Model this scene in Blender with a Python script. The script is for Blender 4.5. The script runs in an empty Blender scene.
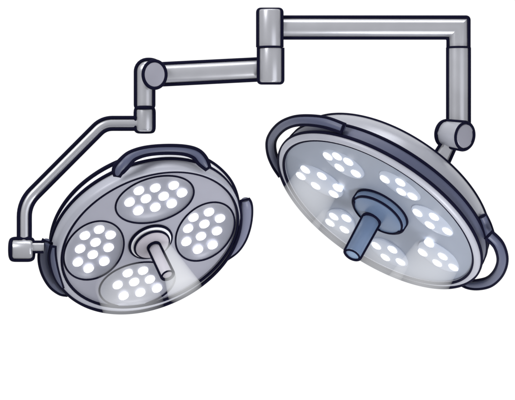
import bpy, math, random
from mathutils import Vector, Matrix

random.seed(4)
PI = math.pi
S = 0.003                       # metres per drawing unit (one unit = one pixel of the 515 x 400 picture at y = 0)
DC = 2667.0                     # camera distance in units (8 m)
CAM = Vector((0, -DC, 0))
scene = bpy.context.scene

# ------------------------------------------------------------------ camera
cam_d = bpy.data.cameras.new("camera")
cam = bpy.data.objects.new("camera", cam_d)
scene.collection.objects.link(cam)
cam.location = CAM * S
cam.rotation_euler = (PI / 2, 0, 0)
cam_d.sensor_width = 36
cam_d.lens = 36 * DC / 515
cam_d.clip_end = 200
scene.camera = cam

# ------------------------------------------------------------------ world: white studio sweep behind, dimmer studio in front
KEY, FILL, TOP, LOW = 110.0, 40.0, 30.0, 12.0
FRONT_GREY = 0.50
w = bpy.data.worlds.new("World"); scene.world = w; w.use_nodes = True
nt = w.node_tree; nt.nodes.clear()
tc = nt.nodes.new("ShaderNodeTexCoord"); sx = nt.nodes.new("ShaderNodeSeparateXYZ")
nt.links.new(tc.outputs["Generated"], sx.inputs[0])
mr = nt.nodes.new("ShaderNodeMapRange"); mr.interpolation_type = 'SMOOTHSTEP'
mr.inputs[1].default_value = 0.15; mr.inputs[2].default_value = 0.6
nt.links.new(sx.outputs["Y"], mr.inputs[0])
mx = nt.nodes.new("ShaderNodeMix"); mx.data_type = 'RGBA'
mx.inputs[6].default_value = (FRONT_GREY, FRONT_GREY, FRONT_GREY * 1.02, 1)
mx.inputs[7].default_value = (1.06, 1.06, 1.06, 1)
nt.links.new(mr.outputs[0], mx.inputs[0])
bg = nt.nodes.new("ShaderNodeBackground"); out = nt.nodes.new("ShaderNodeOutputWorld")
nt.links.new(mx.outputs[2], bg.inputs[0]); bg.inputs[1].default_value = 1.0
nt.links.new(bg.outputs[0], out.inputs[0])


def area(name, loc, target, sx_, sy_, power, col=(1, 1, 1)):
    d = bpy.data.lights.new(name, 'AREA'); d.shape = 'RECTANGLE'; d.size = sx_; d.size_y = sy_
    d.energy = power; d.color = col
    o = bpy.data.objects.new(name, d); scene.collection.objects.link(o)
    o.location = loc
    o.rotation_euler = (Vector(target) - Vector(loc)).to_track_quat('-Z', 'Y').to_euler()
    return o


area("key_softbox", (-2.6, -2.8, 2.6), (0, 0, 0), 1.4, 1.4, KEY)
area("fill_softbox", (2.6, -3.0, -0.9), (0, 0, 0), 2.8, 2.8, FILL, (0.93, 0.95, 1.0))
area("added_low_light", (0.62, -0.75, -1.0), (0.40, 0.1, -0.1), 0.3, 0.3, LOW)  # added lamp, unseen below, brightens the lower face of the larger lamp
area("top_softbox", (0.0, -0.5, 2.6), (0, 0, 0), 2.4, 0.6, TOP)

scene.render.engine = 'CYCLES'
vs = scene.view_settings
vs.view_transform = 'Standard'; vs.look = 'None'; vs.exposure = 0; vs.gamma = 1


# ------------------------------------------------------------------ materials
def lin(r, g, b):
    f = lambda c: (c / 255 / 12.92) if c / 255 <= 0.04045 else ((c / 255 + 0.055) / 1.055) ** 2.4
    return (f(r), f(g), f(b), 1)


def mat(name, rgb, metallic=0.0, rough=0.4, var=0.05, coat=0.0, bump=0.0, scale=18.0, spec=0.5):
    m = bpy.data.materials.new(name); m.use_nodes = True
    n = m.node_tree; b = n.nodes["Principled BSDF"]
    tcn = n.nodes.new("ShaderNodeTexCoord")
    nz = n.nodes.new("ShaderNodeTexNoise"); nz.inputs["Scale"].default_value = scale; nz.inputs["Detail"].default_value = 5
    n.links.new(tcn.outputs["Object"], nz.inputs["Vector"])
    r = n.nodes.new("ShaderNodeMapRange")
    r.inputs[3].default_value = 1 - var; r.inputs[4].default_value = 1 + var
    n.links.new(nz.outputs["Fac"], r.inputs[0])
    c = n.nodes.new("ShaderNodeVectorMath"); c.operation = 'SCALE'
    c.inputs[0].default_value = lin(*rgb)[:3]
    n.links.new(r.outputs[0], c.inputs["Scale"])
    n.links.new(c.outputs[0], b.inputs["Base Color"])
    r2 = n.nodes.new("ShaderNodeMapRange")
    r2.inputs[3].default_value = max(rough - 0.06, 0.02); r2.inputs[4].default_value = rough + 0.06
    n.links.new(nz.outputs["Fac"], r2.inputs[0]); n.links.new(r2.outputs[0], b.inputs["Roughness"])
    b.inputs["Metallic"].default_value = metallic
    b.inputs["Coat Weight"].default_value = coat
    b.inputs["Specular IOR Level"].default_value = spec
    if bump:
        nz2 = n.nodes.new("ShaderNodeTexNoise"); nz2.inputs["Scale"].default_value = 260
        n.links.new(tcn.outputs["Object"], nz2.inputs["Vector"])
        bp = n.nodes.new("ShaderNodeBump"); bp.inputs["Strength"].default_value = bump; bp.inputs["Distance"].default_value = 0.001
        n.links.new(nz2.outputs["Fac"], bp.inputs["Height"]); n.links.new(bp.outputs[0], b.inputs["Normal"])
    return m


M = dict(
    ink=mat("dark_navy_ink_line", (14, 14, 36), rough=0.7, spec=0.05),  # drawn outlines, added as dark tubes on each part
    steel=mat("grey_enamel_steel", (181, 182, 188), 0.55, 0.30),
    cap=mat("grey_end_cap", (146, 146, 158), 0.2, 0.45),
    shell=mat("light_grey_shell", (166, 168, 177), 0.25, 0.35),
    white=mat("white_enamel", (236, 237, 242), 0.0, 0.35),
    rim=mat("pale_grey_rim", (168, 170, 181), 0.1, 0.45),
    face=mat("lilac_grey_faceplate", (158, 159, 172), 0.0, 0.45),
    dish=mat("grey_reflector_dish", (140, 142, 154), 0.1, 0.42),
    face_blue=mat("cool_grey_faceplate", (134, 142, 158), 0.0, 0.4),
    lens=mat("glow_toned_lens", (168, 176, 192), 0.0, 0.4),  # base colour paler than the faceplate, stands in for glow round the bulbs
    navy=mat("slate_navy_plastic", (76, 81, 106), 0.0, 0.45),
    navy_pale=mat("pale_slate_plastic", (112, 115, 138), 0.0, 0.45),
    hub=mat("warm_grey_hub", (186, 181, 190), 0.0, 0.4),
    handle=mat("pale_handle_plastic", (206, 203, 212), 0.0, 0.35),
    blue=mat("steel_blue_plastic", (96, 114, 142), 0.0, 0.35),
    blue_end=mat("pale_blue_end", (124, 146, 176), 0.0, 0.35),
)
for key, power in (('led', 2.4), ('led_soft', 3.4)):
    m = bpy.data.materials.new("lit_" + key); m.use_nodes = True
    b = m.node_tree.nodes["Principled BSDF"]
    b.inputs["Base Color"].default_value = (0.9, 0.9, 0.9, 1)
    b.inputs["Emission Color"].default_value = (1, 1, 1, 1); b.inputs["Emission Strength"].default_value = power
    M[key] = m


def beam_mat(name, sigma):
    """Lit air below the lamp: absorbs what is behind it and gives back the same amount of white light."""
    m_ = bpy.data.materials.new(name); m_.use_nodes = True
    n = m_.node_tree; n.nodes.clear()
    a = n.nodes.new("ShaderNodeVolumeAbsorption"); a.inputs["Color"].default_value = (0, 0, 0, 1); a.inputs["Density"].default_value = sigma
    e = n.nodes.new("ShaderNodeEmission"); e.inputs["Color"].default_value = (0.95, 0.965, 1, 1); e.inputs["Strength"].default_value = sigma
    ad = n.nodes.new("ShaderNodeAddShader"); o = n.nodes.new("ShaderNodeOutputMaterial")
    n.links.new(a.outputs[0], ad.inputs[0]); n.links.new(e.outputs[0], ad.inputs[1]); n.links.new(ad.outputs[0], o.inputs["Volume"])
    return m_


# ------------------------------------------------------------------ geometry helpers
def at(px, py, y=0.0):
    k = (DC + y) / DC
    return Vector(((px - 257.5) * k, y, (200 - py) * k))


def project(p):
    k = DC / (DC + p.y)
    return (p.x * k, p.z * k)


def hull_idx(pts2):
    pts2 = [(round(p[0], 3), round(p[1], 3)) for p in pts2]
    idx = sorted(range(len(pts2)), key=lambda i: pts2[i])
    cr = lambda o, a, b_: (pts2[a][0] - pts2[o][0]) * (pts2[b_][1] - pts2[o][1]) - (pts2[a][1] - pts2[o][1]) * (pts2[b_][0] - pts2[o][0])
    lo, up = [], []
    for i in idx:
        while len(lo) >= 2 and cr(lo[-2], lo[-1], i) <= 1e-7: lo.pop()
        lo.append(i)
    for i in reversed(idx):
        while len(up) >= 2 and cr(up[-2], up[-1], i) <= 1e-7: up.pop()
        up.append(i)
    return lo[:-1] + up[:-1]


def spline(pts, n=8, closed=False):
    """Catmull-Rom through tuples or vectors of any length."""
    P = [tuple(p) for p in pts]; res = []; N = len(P)
    rng = range(N if closed else N - 1)
    for i in rng:
        g = lambda j: P[j % N] if closed else P[min(max(j, 0), N - 1)]
        a, b_, c, d = g(i - 1), g(i), g(i + 1), g(i + 2)
        for k in range(n):
            t = k / n
            res.append(tuple(0.5 * (2 * b_[q] + (c[q] - a[q]) * t + (2 * a[q] - 5 * b_[q] + 4 * c[q] - d[q]) * t * t
                                    + (3 * b_[q] - a[q] - 3 * c[q] + d[q]) * t ** 3) for q in range(len(b_))))
    if not closed: res.append(P[-1])
    return res


def fillet(pts, rad, n=8):
    """Round the corners of a polyline of vectors."""
    res = [pts[0]]
    for i in range(1, len(pts) - 1):
        p = pts[i]; a = (pts[i - 1] - p); b_ = (pts[i + 1] - p)
        la, lb = a.length, b_.length; a.normalize(); b_.normalize()
        d = min(rad[i - 1], la * 0.49, lb * 0.49)
        if d <= 0: res.append(p); continue
        p0, p1 = p + a * d, p + b_ * d
        for k in range(n + 1):
            t = k / n
            res.append(p0 * (1 - t) ** 2 + p * 2 * t * (1 - t) + p1 * t * t)
    res.append(pts[-1])
    return res


class Part:
    def __init__(self):
        self.v = []; self.f = []; self.mi = []; self.mats = []

    def _m(self, name):
        if name not in self.mats: self.mats.append(name)
        return self.mats.index(name)

    def add(self, verts, faces, mname):
        o = len(self.v); k = self._m(mname)
        self.v += [Vector(p) for p in verts]
        self.f += [[i + o for i in f] for f in faces]; self.mi += [k] * len(faces)
        return self.v[o:]

    def rings(self, rings, mname, closed=False, cap0=True, cap1=True):
        n = len(rings[0]); verts = [p for r in rings for p in r]; faces = []
        R = len(rings)
        for i in range(R if closed else R - 1):
            a, b_ = i * n, ((i + 1) % R) * n
            for j in range(n):
                j2 = (j + 1) % n
                faces.append([a + j, a + j2, b_ + j2, b_ + j])
        if not closed:
            if cap0: faces.append(list(range(n))[::-1])
            if cap1: faces.append([(R - 1) * n + j for j in range(n)])
        return self.add(verts, faces, mname)

    def tube(self, path, r, mname, seg=28, closed=False, edge=0.0, cap0=True, cap1=True, flat=1.0, flat_axis=None):
        """Sweep a round (or flattened) section along a path with mitred corners and softened ends."""
        P = [Vector(p) for p in path]; N = len(P)
        R = list(r) if isinstance(r, (list, tuple)) else [r] * N
        seg_d = [(P[(i + 1) % N] - P[i]).normalized() for i in range(N if closed else N - 1)]
        t0 = seg_d[0]
        ref = Vector((0, 0, 1)) if abs(t0.z) < 0.9 else Vector((1, 0, 0))
        nrm = (ref - t0 * ref.dot(t0)).normalized()
        rings = []; prev = t0
        for i in range(N):
            tin = seg_d[i - 1] if (i > 0 or closed) else seg_d[0]
            tout = seg_d[i] if (i < N - 1 or closed) else seg_d[-1]
            if i == 0 and closed: tin0 = tin
            q = prev.rotation_difference(tin); nrm = (q @ nrm); nrm = (nrm - tin * nrm.dot(tin)).normalized(); prev = tin
            bn = tin.cross(nrm)
            mit = (tin + tout)
            mit = mit.normalized() if mit.length > 0.2 else tin
            ring = []
            for j in range(seg):
                a = 2 * PI * j / seg
                o = nrm * math.cos(a) + bn * math.sin(a)
                if flat_axis is not None:
                    o = o - flat_axis * o.dot(flat_axis) * (1 - flat)
                o = o * R[i]
                dn = tin.dot(mit)
                if dn > 0.3: o = o - tin * (o.dot(mit) / dn)
                ring.append(P[i] + o)
            rings.append(ring)
        if edge and not closed:
            def soft(c, ring, d):
                res = []
                for k in range(1, 4):
                    a = k / 3 * PI / 2
                    res.append([c + (p - c) * (1 - edge * (1 - math.cos(a)) / (p - c).length) + d * edge * math.sin(a) for p in ring])
                return res
            s0 = soft(P[0] + seg_d[0] * edge, [p + seg_d[0] * edge for p in rings[0]], -seg_d[0])
            s1 = soft(P[-1] - seg_d[-1] * edge, [p - seg_d[-1] * edge for p in rings[-1]], seg_d[-1])
            rings[0] = [p + seg_d[0] * edge for p in rings[0]]; rings[-1] = [p - seg_d[-1] * edge for p in rings[-1]]
            rings = s0[::-1] + rings + s1
        return self.rings(rings, mname, closed, cap0, cap1)

    def rails(self, path, r, ir, end0=False, end1=False, soft=0.0):
        """Drawn ink outline, added as dark piping down both flanks of a bent tube (and round its ends)."""
        P = [Vector(p) for p in path]; N = len(P)
        R = list(r) if isinstance(r, (list, tuple)) else [r] * N
        L, Q = [], []
        for i in range(N):
            tin = (P[i] - P[max(i - 1, 0)]); tout = (P[min(i + 1, N - 1)] - P[i])
            if tin.length < 1e-6: tin = tout
            if tout.length < 1e-6: tout = tin
            tin, tout = tin.normalized(), tout.normalized()
            v = (P[i] - CAM).normalized()
            a = tin.cross(v).normalized(); b_ = tout.cross(v).normalized()
            mm = (a + b_).normalized(); s = 1 / max(mm.dot(a), 0.5)
            f = -v * min(1.7 * ir, R[i] * 0.6)
            L.append(P[i] + mm * R[i] * s + f); Q.append(P[i] - mm * R[i] * s + f)
        if end0 and end1:
            self.tube(L + Q[::-1], ir, 'ink', seg=10, closed=True)
        elif end1 or end0:
            pts = L + Q[::-1] if end1 else L[::-1] + Q
            k = len(L); rr = [0] * (len(pts) - 2); rr[k - 2] = rr[k - 1] = min(3.0, R[-1 if end1 else 0] * 0.3)
            self.tube(fillet(pts, rr, 5), ir, 'ink', seg=10)
        else:
            for side in (L, Q):
                self.tube(fillet(side, [soft] * (len(side) - 2), 6) if soft else side, ir, 'ink', seg=10)

    def outline(self, verts, ir, fwd=1.7, smooth=0):
        """Drawn ink outline, added as dark piping round the widest contour of a convex body."""
        vs_ = list(verts); h = hull_idx([project(p) for p in vs_])
        pts = [vs_[i] for i in h]
        keep = []
        for p in pts:
            if not keep or (p - keep[-1]).length > 0.9: keep.append(p)
        if (keep[0] - keep[-1]).length < 0.9: keep.pop()
        if smooth:
            res = []
            for i in range(len(keep)):
                a, b_ = keep[i], keep[(i + 1) % len(keep)]
                k = max(1, int((b_ - a).length / 2.0))
                res += [a.lerp(b_, j / k) for j in range(k)]
            keep = res
            for _ in range(smooth):
                keep = [(keep[i - 1] + keep[i] * 2 + keep[(i + 1) % len(keep)]) / 4 for i in range(len(keep))]
        keep = [p - (p - CAM).normalized() * (fwd * ir) for p in keep]
        self.tube(keep, ir, 'ink', seg=10, closed=True)

    def ring(self, c, u, e, R, ir, mname='ink', R2=None, n=96, seg=10):
        R2 = R2 or R
        pts = [c + u * R * math.cos(2 * PI * i / n) + e * R2 * math.sin(2 * PI * i / n) for i in range(n)]
        return self.tube(pts, ir, mname, seg=seg, closed=True)

    def lathe(self, c, u, e, n_, prof, mname, seg=128, s2=1.0, s1=1.0, cap0=False, cap1=False, dense=1):
        if dense > 1: prof = [(max(r, 0.01), h) for r, h in spline(prof, dense)]
        rings = [[c + u * (r * s1 * math.cos(2 * PI * j / seg)) + e * (r * s2 * math.sin(2 * PI * j / seg)) + n_ * h
                  for j in range(seg)] for r, h in prof]
        return self.rings(rings, mname, False, cap0, cap1)

    def build(self, name, parent=None, origin=None, angle=38):
        org = origin if origin is not None else Vector((0, 0, 0))
        me = bpy.data.meshes.new(name)
        me.from_pydata([((p - org) * S)[:] for p in self.v], [], self.f)
        for nm in self.mats: me.materials.append(M[nm])
        me.polygons.foreach_set("material_index", self.mi)
        me.polygons.foreach_set("use_smooth", [True] * len(me.polygons))
        import bmesh
        bm = bmesh.new(); bm.from_mesh(me)
        bmesh.ops.recalc_face_normals(bm, faces=bm.faces); bm.to_mesh(me); bm.free()
        me.set_sharp_from_angle(angle=math.radians(angle))
        me.update()
        o = bpy.data.objects.new(name, me); scene.collection.objects.link(o)
        if parent: o.parent = parent
        return o


def thing(name, label, cat, loc, group=None):
    o = bpy.data.objects.new(name, None); scene.collection.objects.link(o)
    o.empty_display_size = 0.05
    o.location = loc * S
    o["label"] = label; o["category"] = cat
    if group: o["group"] = group
    return o


# ================================================================== mounting post
org = at(270, 8)
post = thing("mounting_post", "short grey vertical post joining both arms at top centre", "post", org)
p = Part(); path = [at(269.8, 9.7), at(269.8, 47.4)]; p.tube(path, 11.9, 'steel', edge=1.5); p.rails(path, 11.7, 2.1, end0=True)
p.ring(at(269.8, 47.4), Vector((1, 0, 0)), Vector((0, 1, 0)), 12, 1.0)
p.build("upper_sleeve", post, org)
p = Part(); path = [at(270.6, 47.8), at(270.6, 82.6)]; p.tube(path, 12.0, 'steel', edge=1.5); p.rails(path, 11.8, 2.1, end1=True)
p.build("lower_sleeve", post, org)

# ================================================================== arm to the smaller lamp
org = at(257, 70)
arm = thing("support_arm", "low grey arm with bent thin rod reaching down to the round lamp with ten-bulb reflectors", "arm", org,
            "jointed arms on the mounting post")
p = Part()
path = [at(262, 69.3, 10), at(150, 74.9, 2)]
v = p.tube(path, 10.3, 'steel'); p.outline(v, 2.1)
p.build("boom", arm, org)
p = Part()
path = fillet([at(144.6, 107.5), at(144.6, 68.6), at(152, 68.6), at(158, 74)], [7, 3])
p.tube(path, 8.9, 'steel'); p.rails(path, 8.9, 2.0, end0=True)
p.build("elbow_tube", arm, org)
# knuckle turned a little to the side: its cap is an upright oval
p = Part()
ax = Vector((0.12, -0.99, -0.03)).normalized()
c = at(154.6, 74.6, -16)
cap_u = Vector((0, 0, 1)); cap_u = (cap_u - ax * cap_u.dot(ax)).normalized(); cap_e = ax.cross(cap_u)
p.lathe(c, cap_u, cap_e, ax, [(13.4, -9), (13.4, -0.6), (12.8, 0)], 'steel', seg=64, s2=0.83, cap0=True, cap1=True)
p.ring(c - ax * 0.6, cap_u, cap_e, 13.4, 1.9, R2=11.2)
kn = p.build("knuckle", arm, org)
p = Part(); p.lathe(c + ax * 0.2, cap_u, cap_e, ax, [(12.4, 0), (11.8, 0.7), (8, 1.2), (3, 1.5), (0.01, 1.55)], 'cap', seg=48, s2=0.83)
p.build("knuckle_cap", kn, org)
p = Part()
v = p.tube([at(144.7, 107.8), at(144.7, 131.6)], 9.2, 'steel', edge=2.6); p.outline(v, 2.0, smooth=2)
p.build("swivel_sleeve", arm, org)
ROD_Y = -2
p = Part()
path = fillet([at(140, 123.4, 0), at(103.6, 123.4, ROD_Y), at(24.3, 203.0, ROD_Y - 4), at(24.3, 243, ROD_Y - 6)], [9, 14])
p.tube(path, 5.6, 'steel', seg=56); p.rails(path, 5.7, 1.9)
p.build("bent_rod", arm, org)
p = Part()
v = p.tube([at(10.8, 249.3, -8), at(32.9, 249.3, -8)], 10.6, 'steel', edge=3, seg=36); p.outline(v, 2.1, smooth=2)
p.build("pivot_block", arm, org)
p = Part()
path = [at(31, 246.9, -8), at(43.5, 246.9, -6)]
p.tube(path, 5, 'steel'); p.rails(path, 5.2, 1.3)
p.build("pivot_pin", arm, org)

# ================================================================== arm to the larger lamp
org = at(283, 27)
arm2 = thing("support_arm", "upper grey square-cornered arm dropping straight down to the wide tilted lamp", "arm", org,
             "jointed arms on the mounting post")
p = Part()
path = [at(279, 27.6, 9), at(458.5, 27.6, 9), at(458.5, 47.5, 9)]
p.tube(path, 10.1, 'steel', seg=40); p.rails(path, 10.2, 2.0, soft=3.0)
p.build("boom", arm2, org, angle=30)
p = Part()
path = [at(458.5, 47.6, 9), at(458.5, 130, 9)]
p.tube(path, 10.7, 'steel', seg=40); p.rails(path, 10.6, 1.95)
p.ring(at(458.5, 47.6, 9), Vector((1, 0, 0)), Vector((0, 1, 0)), 10.7, 1.1)
p.build("drop_tube", arm2, org)
ax = Vector((0.66, -0.74, -0.12)).normalized()
c1 = at(464.9, 136.2, -16); c0 = c1 - ax * 29
p = Part()
v = p.tube([c0, c1], [12.6, 13.6], 'shell', edge=2.0, seg=64); p.outline(v, 2.0, fwd=0.7)
cap_u = Vector((0, 0, 1)); cap_u = (cap_u - ax * cap_u.dot(ax)).normalized(); cap_e = ax.cross(cap_u)
p.ring(c1, cap_u, cap_e, 13.3, 1.4)
kn = p.build("knuckle", arm2, org)
p = Part(); p.lathe(c1 + ax * 0.4, cap_u, cap_e, ax, [(12.0, 0), (11.4, 0.6), (8, 1.0), (3, 1.3), (0.01, 1.35)], 'cap', seg=48)
p.build("knuckle_cap", kn, org)
p = Part()
path = [at(452.5, 138, 2), at(438.5, 164, 2)]
v = p.tube(path, [7.5, 10.0], 'steel', seg=6); p.rails(path, [6.6, 8.8], 1.8)
p.build("lamp_yoke", arm2, org)


# ================================================================== lamps
class Frame:
    def __init__(self, px, py, depth, ang_u, ratio):
        """Disc frame: centre pixel and depth, on-picture direction of the long axis (deg, y down) and its axis ratio."""
        self.c = at(px, py, depth); v = (self.c - CAM).normalized()
        r = v.cross(Vector((0, 0, 1))).normalized(); up = r.cross(v).normalized()
        a = math.radians(ang_u); th = math.acos(ratio); sth = math.sin(th)
        u2 = (math.cos(a), math.sin(a)); m2 = (-math.sin(a), math.cos(a))
        if m2[1] < 0: m2 = (-m2[0], -m2[1])
        self.u = r * u2[0] - up * u2[1]
        m3 = r * m2[0] - up * m2[1]
        self.n = m3 * sth - v * ratio
        self.e = m3 * ratio + v * sth
        self.k = (DC + depth) / DC

    def px(self, x, y, h=0.0):
        d = (at(x, y) - CAM); t = (self.c + self.n * h - CAM).dot(self.n) / d.dot(self.n)
        return CAM + d * t

    def uv(self, p):
        d = p - self.c
        return d.dot(self.u), d.dot(self.e)

    def pt(self, a, b_, h=0.0):
        return self.c + self.u * a + self.e * b_ + self.n * h


def led_mesh(fr, r, mname='led'):
    p_ = Part()
    p_.lathe(Vector((0, 0, 0)), fr.u, fr.e, fr.n, [(r, -0.5), (r, 0.9), (r * 0.8, 1.6), (r * 0.4, 2.0), (0.01, 2.1)], mname, seg=24)
    return p_


def grab_handle(lamp, org_, pts, name="grab_handle", ir=1.8, ends=(True, True), fr=None, mname="navy", nseg=7):
    """pts: (px, py, h, radius) along the bar."""
    sp = spline(pts, nseg)
    path_ = [fr.px(a, b_, h) for a, b_, h, _ in sp]; rad = [max(q[3], 0.4) for q in sp]
    p_ = Part(); p_.tube(path_, rad, mname, seg=20)
    p_.rails(path_, rad, ir, end0=ends[0], end1=ends[1])
    return p_.build(name, lamp, org_)


def make_rim(fr, prof, lamp, org_, name="rim", ir=1.5, inner=1.3, R_in=0, h_in=0, du=0.0, de=0.0, se=1.0):
    p_ = Part()
    rr = []
    for r, h in spline(prof, 5):
        f = min(1.0, max(0.0, (r - R_in) / 5.0)); sc = 1 + (se - 1) * f
        rr.append([fr.pt(du * f + r * math.cos(2 * PI * j / 220), de * f + r * sc * math.sin(2 * PI * j / 220), h) for j in range(220)])
    v_ = p_.rings(rr, 'rim', False, False, False)
    p_.outline(v_, ir, smooth=20)
    p_.ring(fr.pt(0, 0, h_in), fr.u, fr.e, R_in, inner, n=160)
    return p_.build(name, lamp, org_)


# ---------------------------------------------------------------- smaller lamp
L = Frame(150.1, 239.5, 30, -24.1, 0.665)
org = L.c
lamp = thing("surgical_lamp", "round surgical lamp with four oval reflectors of small white bulbs", "surgical lamp", org,
             "surgical lamps on jointed arms")
RF = 93.4
p = Part()
v = p.lathe(L.c, L.u, L.e, L.n, [(95, -9.5), (98, -10), (99, -14), (98.5, -21), (95, -27), (84, -33), (60, -38), (25, -40), (0.01, -40)], 'white', seg=200, dense=8)
p.outline(v, 2.6, smooth=30)
p.build("housing", lamp, org)
make_rim(L, [(RF - 1, -3), (RF - 0.3, 0.4), (RF + 1.0, 2.4), (RF + 2.6, 3.6), (RF + 4.2, 3.4), (RF + 5.8, 1.6), (RF + 6.5, -1.4), (RF + 6.5, -11), (RF + 5, -13)],
         lamp, org, ir=1.7, inner=1.5, R_in=RF + 0.1, h_in=1.9, du=-2.6, de=0.6, se=1.015)
# dishes: (centre px, leds px)
dishes = [
    ((155, 199.8), [(138.8, 190.6), (155.3, 187.8), (173.7, 185.3), (129.5, 202.2), (145.9, 198.7), (163.6, 196.2), (182, 192.9), (138.3, 210.8), (155.3, 207.3), (171.7, 203.7)]),
    ((94, 250.8), [(84.8, 235.5), (99.2, 229.4), (110.6, 234.9), (80, 248.8), (95.5, 242.3), (108.6, 247.6), (77.8, 262.2), (92.7, 254.6), (104.3, 261.5), (88.6, 268.5)]),
    ((205.3, 232), [(193.4, 217.4), (209, 212), (220, 218.4), (188, 228.5), (204.4, 224), (201, 236.2), (217, 231), (186.3, 241.7), (212.6, 245), (198, 249.5)]),
    ((137.5, 284.5), [(127.7, 273), (143.1, 270.5), (117.6, 284.9), (134.2, 281.9), (149.9, 279.3), (123.6, 295.8), (140.3, 292.5), (157, 288.4)]),
]
DR, DT = 31.5, 41.0
geo = []
for (cx, cy), leds in dishes:
    a, b_ = L.uv(L.px(cx, cy)); ph = math.atan2(b_, a)
    geo.append((a, b_, ph))


def in_dish(a, b_, s=0.985):
    for (ca, cb, ph) in geo:
        da, db = a - ca, b_ - cb
        rr = da * math.cos(ph) + db * math.sin(ph); tt = -da * math.sin(ph) + db * math.cos(ph)
        if (rr / DR) ** 2 + (tt / DT) ** 2 < s * s: return True
    return False


p = Part()
rings = []
NR, NS = 110, 260
for i in range(NR + 1):
    r = RF * (1 - i / NR) + 0.01
    ring = []
    for j in range(NS):
        a, b_ = r * math.cos(2 * PI * j / NS), r * math.sin(2 * PI * j / NS)
        h = -0.5 if not in_dish(a, b_) else -14
        ring.append(L.pt(a, b_, h))
    rings.append(ring)
p.rings(rings, 'face', False, False, True)
p.build("faceplate", lamp, org, angle=25)

led_master = None
for (ca, cb, ph), (cpx, leds) in zip(geo, dishes):
    er = L.u * math.cos(ph) + L.e * math.sin(ph); et = -L.u * math.sin(ph) + L.e * math.cos(ph)
    hb = -0.4
    cc = L.pt(ca, cb, hb)
    p = Part()
    prof = [(1.0, 0.0), (0.985, -0.9), (0.93, -2.6), (0.85, -4.0), (0.7, -5.4), (0.5, -6.4), (0.25, -6.9), (0.001, -7)]
    p.rings([[cc + er * (DR * s * math.cos(2 * PI * j / 72)) + et * (DT * s * math.sin(2 * PI * j / 72)) + L.n * h for j in range(72)]
             for s, h in prof], 'dish', False, False, True)
    p.ring(cc + L.n * 0.2, er, et, DR, 0.95, R2=DT)
    d = p.build("led_cluster", lamp, org)
    for (x, y) in leds:
        q = L.px(x, y, hb - 4.6)
        dq = q - cc; s = math.hypot(dq.dot(er) / DR, dq.dot(et) / DT)
        hh = hb - 7 + 6.5 * min(s, 1) ** 3
        q = L.px(x, y, hh + 0.6)
        if led_master is None:
            led_master = led_mesh(L, 5.2).build("led", d); o = led_master
        else:
            o = led_master.copy(); scene.collection.objects.link(o); o.parent = d
        o.location = (q - org) * S

# centre hub and handle
p = Part()
hc = L.px(150.6, 241.5, 0)
v = p.lathe(hc, L.u, L.e, L.n, [(21.8, -4), (21.8, 1.2), (20.8, 2.4), (17.9, 3.2)], 'white', seg=72)
p.ring(hc + L.n * 0.6, L.u, L.e, 22, 1.5)
hub = p.build("handle_hub", lamp, org)
p = Part()
ic = hc + L.n * 3.0
v = p.lathe(ic, L.u, L.e, L.n, [(17.9, -1), (17.6, 2.6), (16.6, 3.6), (10, 4.0), (0.01, 4.0)], 'hub', seg=72)
p.ring(ic + L.n * 1.6, L.u, L.e, 18.0, 1.3)
p.build("hub_cover", hub, org)
p = Part()
h0 = L.px(154.4, 247.6, 7); hd = (L.n + L.u * 0.02).normalized()
tip = h0 + hd * 41
v = p.tube([h0 - hd * 1.5, tip], [6.2, 6.4], 'handle', edge=0.8, seg=40); p.outline(v, 1.55)
hl = p.build("light_handle", lamp, org)
p = Part()
p.lathe(tip + hd * 0.1, L.u, L.e, hd, [(5.9, 0), (5.4, 0.5), (3, 0.7), (0.01, 0.75)], 'hub', seg=40)
p.ring(tip + hd * 0.2, L.u, L.e, 6.1, 0.95, n=48)
p.build("handle_end", hl, org)

# grab handles
grab_handle(lamp, org, [(117.2, 175.5, 4, 2.6), (118.5, 170, 2, 5.0), (124.5, 163, -1, 5.4), (132, 156, -7, 4.4), (146, 151.2, -12, 3.9), (165, 149.4, -14, 3.8),
                        (184, 150.2, -12, 4.0), (196, 154, -8, 4.6), (202.5, 161, -2, 4.8), (207.6, 168, 3, 2.4)], fr=L)
grab_handle(lamp, org, [(47.5, 241.5, -10, 4.5), (44.5, 250, -10, 5), (44, 261, -10, 5), (47.2, 273, -10, 5), (53.5, 284, -10, 4.6), (61, 291, -10, 3.4), (67, 294.5, -10, 1)], fr=L, ir=1.6)
grab_handle(lamp, org, [(53.6, 246.5, 5, 2.0), (52.6, 256, 5, 3.2), (54.4, 268, 5, 3.3), (58, 279, 5, 2.6), (62.5, 288, 5, 1.0)], fr=L, ir=1.2, name="handle_bracket")
grab_handle(lamp, org, [(245, 199.8, -2, 4.2), (246, 205, -1, 5.8), (245.8, 215, -1, 6.3), (243.8, 227, -1, 6.4), (239.8, 239, -1, 6.0), (233.6, 249.5, -2, 4.8), (225.5, 259.5, -4, 1.2)],
            fr=L, ir=1.3, mname="navy_pale")

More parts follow.
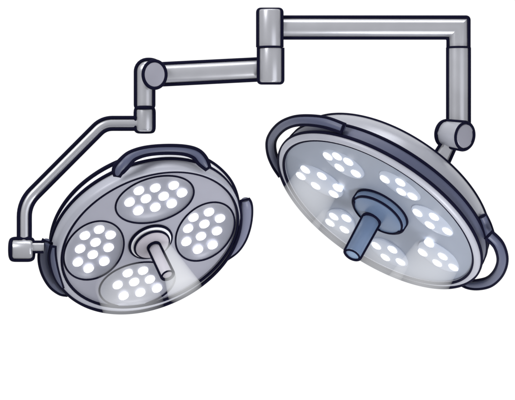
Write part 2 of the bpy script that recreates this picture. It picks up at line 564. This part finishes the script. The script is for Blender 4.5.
# ---------------------------------------------------------------- larger lamp
Q = Frame(378.2, 212, 62, 33.5, 0.425)
org = Q.c
lamp2 = thing("surgical_lamp", "wide steeply tilted surgical lamp with glowing lens patches and blue centre handle", "surgical lamp", org,
              "surgical lamps on jointed arms")
RQ = 111.5
p = Part()
v = p.lathe(Q.c, Q.u, Q.e, Q.n, [(115, -17), (114.6, -22), (112, -31), (105, -39.5), (93, -46.5), (79, -51.5), (58, -56), (30, -58), (0.01, -58.5)], 'shell', seg=200, dense=8)
p.outline(v, 2.1, smooth=40)
p.build("dome", lamp2, org)
p = Part()
v = p.lathe(Q.c, Q.u, Q.e, Q.n, [(112, -2), (116.3, -3.5), (117.3, -8), (117.3, -14), (116.3, -18.2), (113, -19)], 'navy', seg=200, dense=5)
p.outline(v, 1.6, smooth=30)
p.ring(Q.pt(0, 0, -18), Q.u, Q.e, 116.6, 1.3, n=160)
p.build("side_band", lamp2, org)
make_rim(Q, [(RQ - 1, -3), (RQ - 0.3, 0.2), (RQ + 1.0, 2.4), (RQ + 3.2, 3.6), (RQ + 5.4, 3.2), (RQ + 7.2, 1.4), (RQ + 7.8, -1.2), (RQ + 7.4, -3.4), (RQ + 5, -4.4)],
         lamp2, org, ir=1.7, inner=1.5, R_in=RQ + 0.3, h_in=1.6)


def bowl(a, b_):
    return -0.5 - 4.0 * (1 - (a * a + b_ * b_) / RQ ** 2)


p = Part()
p.lathe(Q.c, Q.u, Q.e, Q.n, [(RQ * (1 - i / 24) + 0.01, -0.5 - 4.0 * (1 - (1 - i / 24) ** 2)) for i in range(25)], 'face_blue', seg=160, cap1=True)
p.build("faceplate", lamp2, org)
patches = [
    [(328, 156), (337.3, 156), (348.4, 161.4), (339.6, 167.2), (356, 173.2)],
    [(305.5, 169.4), (301, 175.8), (322, 175.8), (315.9, 185.4), (337.8, 187.6), (333.8, 193.7)],
    [(385, 179), (400.5, 182), (401.5, 191.4), (412.5, 196)],
    [(417.8, 212.6), (434.2, 216.4), (430, 224.7), (447.4, 230.8)],
    [(429, 243.2), (422.9, 252.3), (443, 256), (437.5, 262.6), (453.5, 267)],
    [(376.5, 245.5), (392.6, 249.3), (385.6, 257), (400.7, 261.5)],
    [(334, 216.2), (346.4, 218), (330.2, 222.5), (344.6, 229.3)],
]
led_master = None
for leds in patches:
    uvs = [Q.uv(Q.px(x, y, -2)) for x, y in leds]
    us, es = [q[0] for q in uvs], [q[1] for q in uvs]
    a, b_ = (min(us) + max(us)) / 2, (min(es) + max(es)) / 2
    ru, re = (max(us) - min(us)) / 2 + 8.5, (max(es) - min(es)) / 2 + 9.5
    hb = bowl(a, b_)
    p = Part()
    cc = Q.pt(a, b_, hb)
    p.lathe(cc, Q.u, Q.e, Q.n, [(1, -1.2), (0.98, 0.6), (0.88, 1.3), (0.6, 1.7), (0.001, 1.9)], 'lens', seg=56, s1=ru, s2=re, cap1=True)
    d = p.build("led_cluster", lamp2, org)
    for (x, y) in leds:
        q = Q.px(x, y, hb + 1.2)
        if led_master is None:
            led_master = led_mesh(Q, 5.4, 'led_soft').build("led", d); o = led_master
        else:
            o = led_master.copy(); scene.collection.objects.link(o); o.parent = d
        o.location = (q - org) * S

p = Part()
hc = Q.px(379.3, 212.6, 0)
v = p.lathe(hc, Q.u, Q.e, Q.n, [(30, -5), (30, 2.2), (28.6, 3.6), (24, 3.8)], 'blue', seg=80); p.outline(v, 1.4)
hub = p.build("handle_hub", lamp2, org)
p = Part()
ic = hc + Q.n * 3.4
v = p.lathe(ic, Q.u, Q.e, Q.n, [(28, -1), (27.6, 1.2), (26, 2.0), (14, 2.4), (0.01, 2.4)], 'blue', seg=80); p.outline(v, 1.2)
p.build("hub_cover", hub, org)
h0 = Q.px(371.5, 219.5, 6); tip_t = at(352.3, 254.8, h0.y - 24)
hd = (tip_t - h0).normalized(); tip = tip_t
hu = (Q.u - hd * Q.u.dot(hd)).normalized(); he = hd.cross(hu)
p = Part()
v = p.tube([h0, tip], [9.6, 8.9], 'blue', edge=1.2, seg=40); p.outline(v, 1.5)
hl = p.build("light_handle", lamp2, org)
p = Part()
p.lathe(tip + hd * 0.1, hu, he, hd, [(7.6, 0), (7.0, 0.5), (3, 0.7), (0.01, 0.75)], 'blue_end', seg=40)
p.ring(tip + hd * 0.2, hu, he, 7.9, 1.0, n=48)
p.build("handle_end", hl, org)

grab_handle(lamp2, org, [(343, 128.5, -9, 4.6), (326, 122.6, -10, 4.9), (308, 120.3, -10, 4.6), (293, 121.5, -10, 4.4), (280.5, 127.5, -10, 4.3), (271.8, 139, -10, 4.2), (271.5, 152, -10, 4.2),
                        (276, 164, -10, 4.2), (282, 174, -10, 3.8)], fr=Q, ir=1.6)
grab_handle(lamp2, org, [(489, 235, -10, 4.6), (498.5, 245, -10, 4.6), (502.6, 259, -10, 4.6), (499, 272, -10, 4.6), (490, 281.3, -10, 4.6), (478, 284.6, -10, 4.5), (467, 284, -11, 3.6), (458, 280, -12, 2)], fr=Q, ir=1.6)
grab_handle(lamp2, org, [(482.5, 216, -24, 4.0), (486.5, 225, -22, 4.4), (490, 236, -20, 4.6)], fr=Q, ir=1.1, name="handle_bracket")

# ================================================================== visible shafts of light under the lamps
def beam(lamp, org_, fr, px, py, h0_, r0, r1, length, mname, s_e=1.0, label=None):
    p_ = Part(); c_ = fr.px(px, py, h0_)
    p_.lathe(c_, fr.u, fr.e, fr.n, [(r0, 0), (r1, length)], mname, seg=64, s2=s_e, cap0=True, cap1=True)
    o = p_.build("light_beam", lamp, org_)
    if label: o["label"] = label
    return o


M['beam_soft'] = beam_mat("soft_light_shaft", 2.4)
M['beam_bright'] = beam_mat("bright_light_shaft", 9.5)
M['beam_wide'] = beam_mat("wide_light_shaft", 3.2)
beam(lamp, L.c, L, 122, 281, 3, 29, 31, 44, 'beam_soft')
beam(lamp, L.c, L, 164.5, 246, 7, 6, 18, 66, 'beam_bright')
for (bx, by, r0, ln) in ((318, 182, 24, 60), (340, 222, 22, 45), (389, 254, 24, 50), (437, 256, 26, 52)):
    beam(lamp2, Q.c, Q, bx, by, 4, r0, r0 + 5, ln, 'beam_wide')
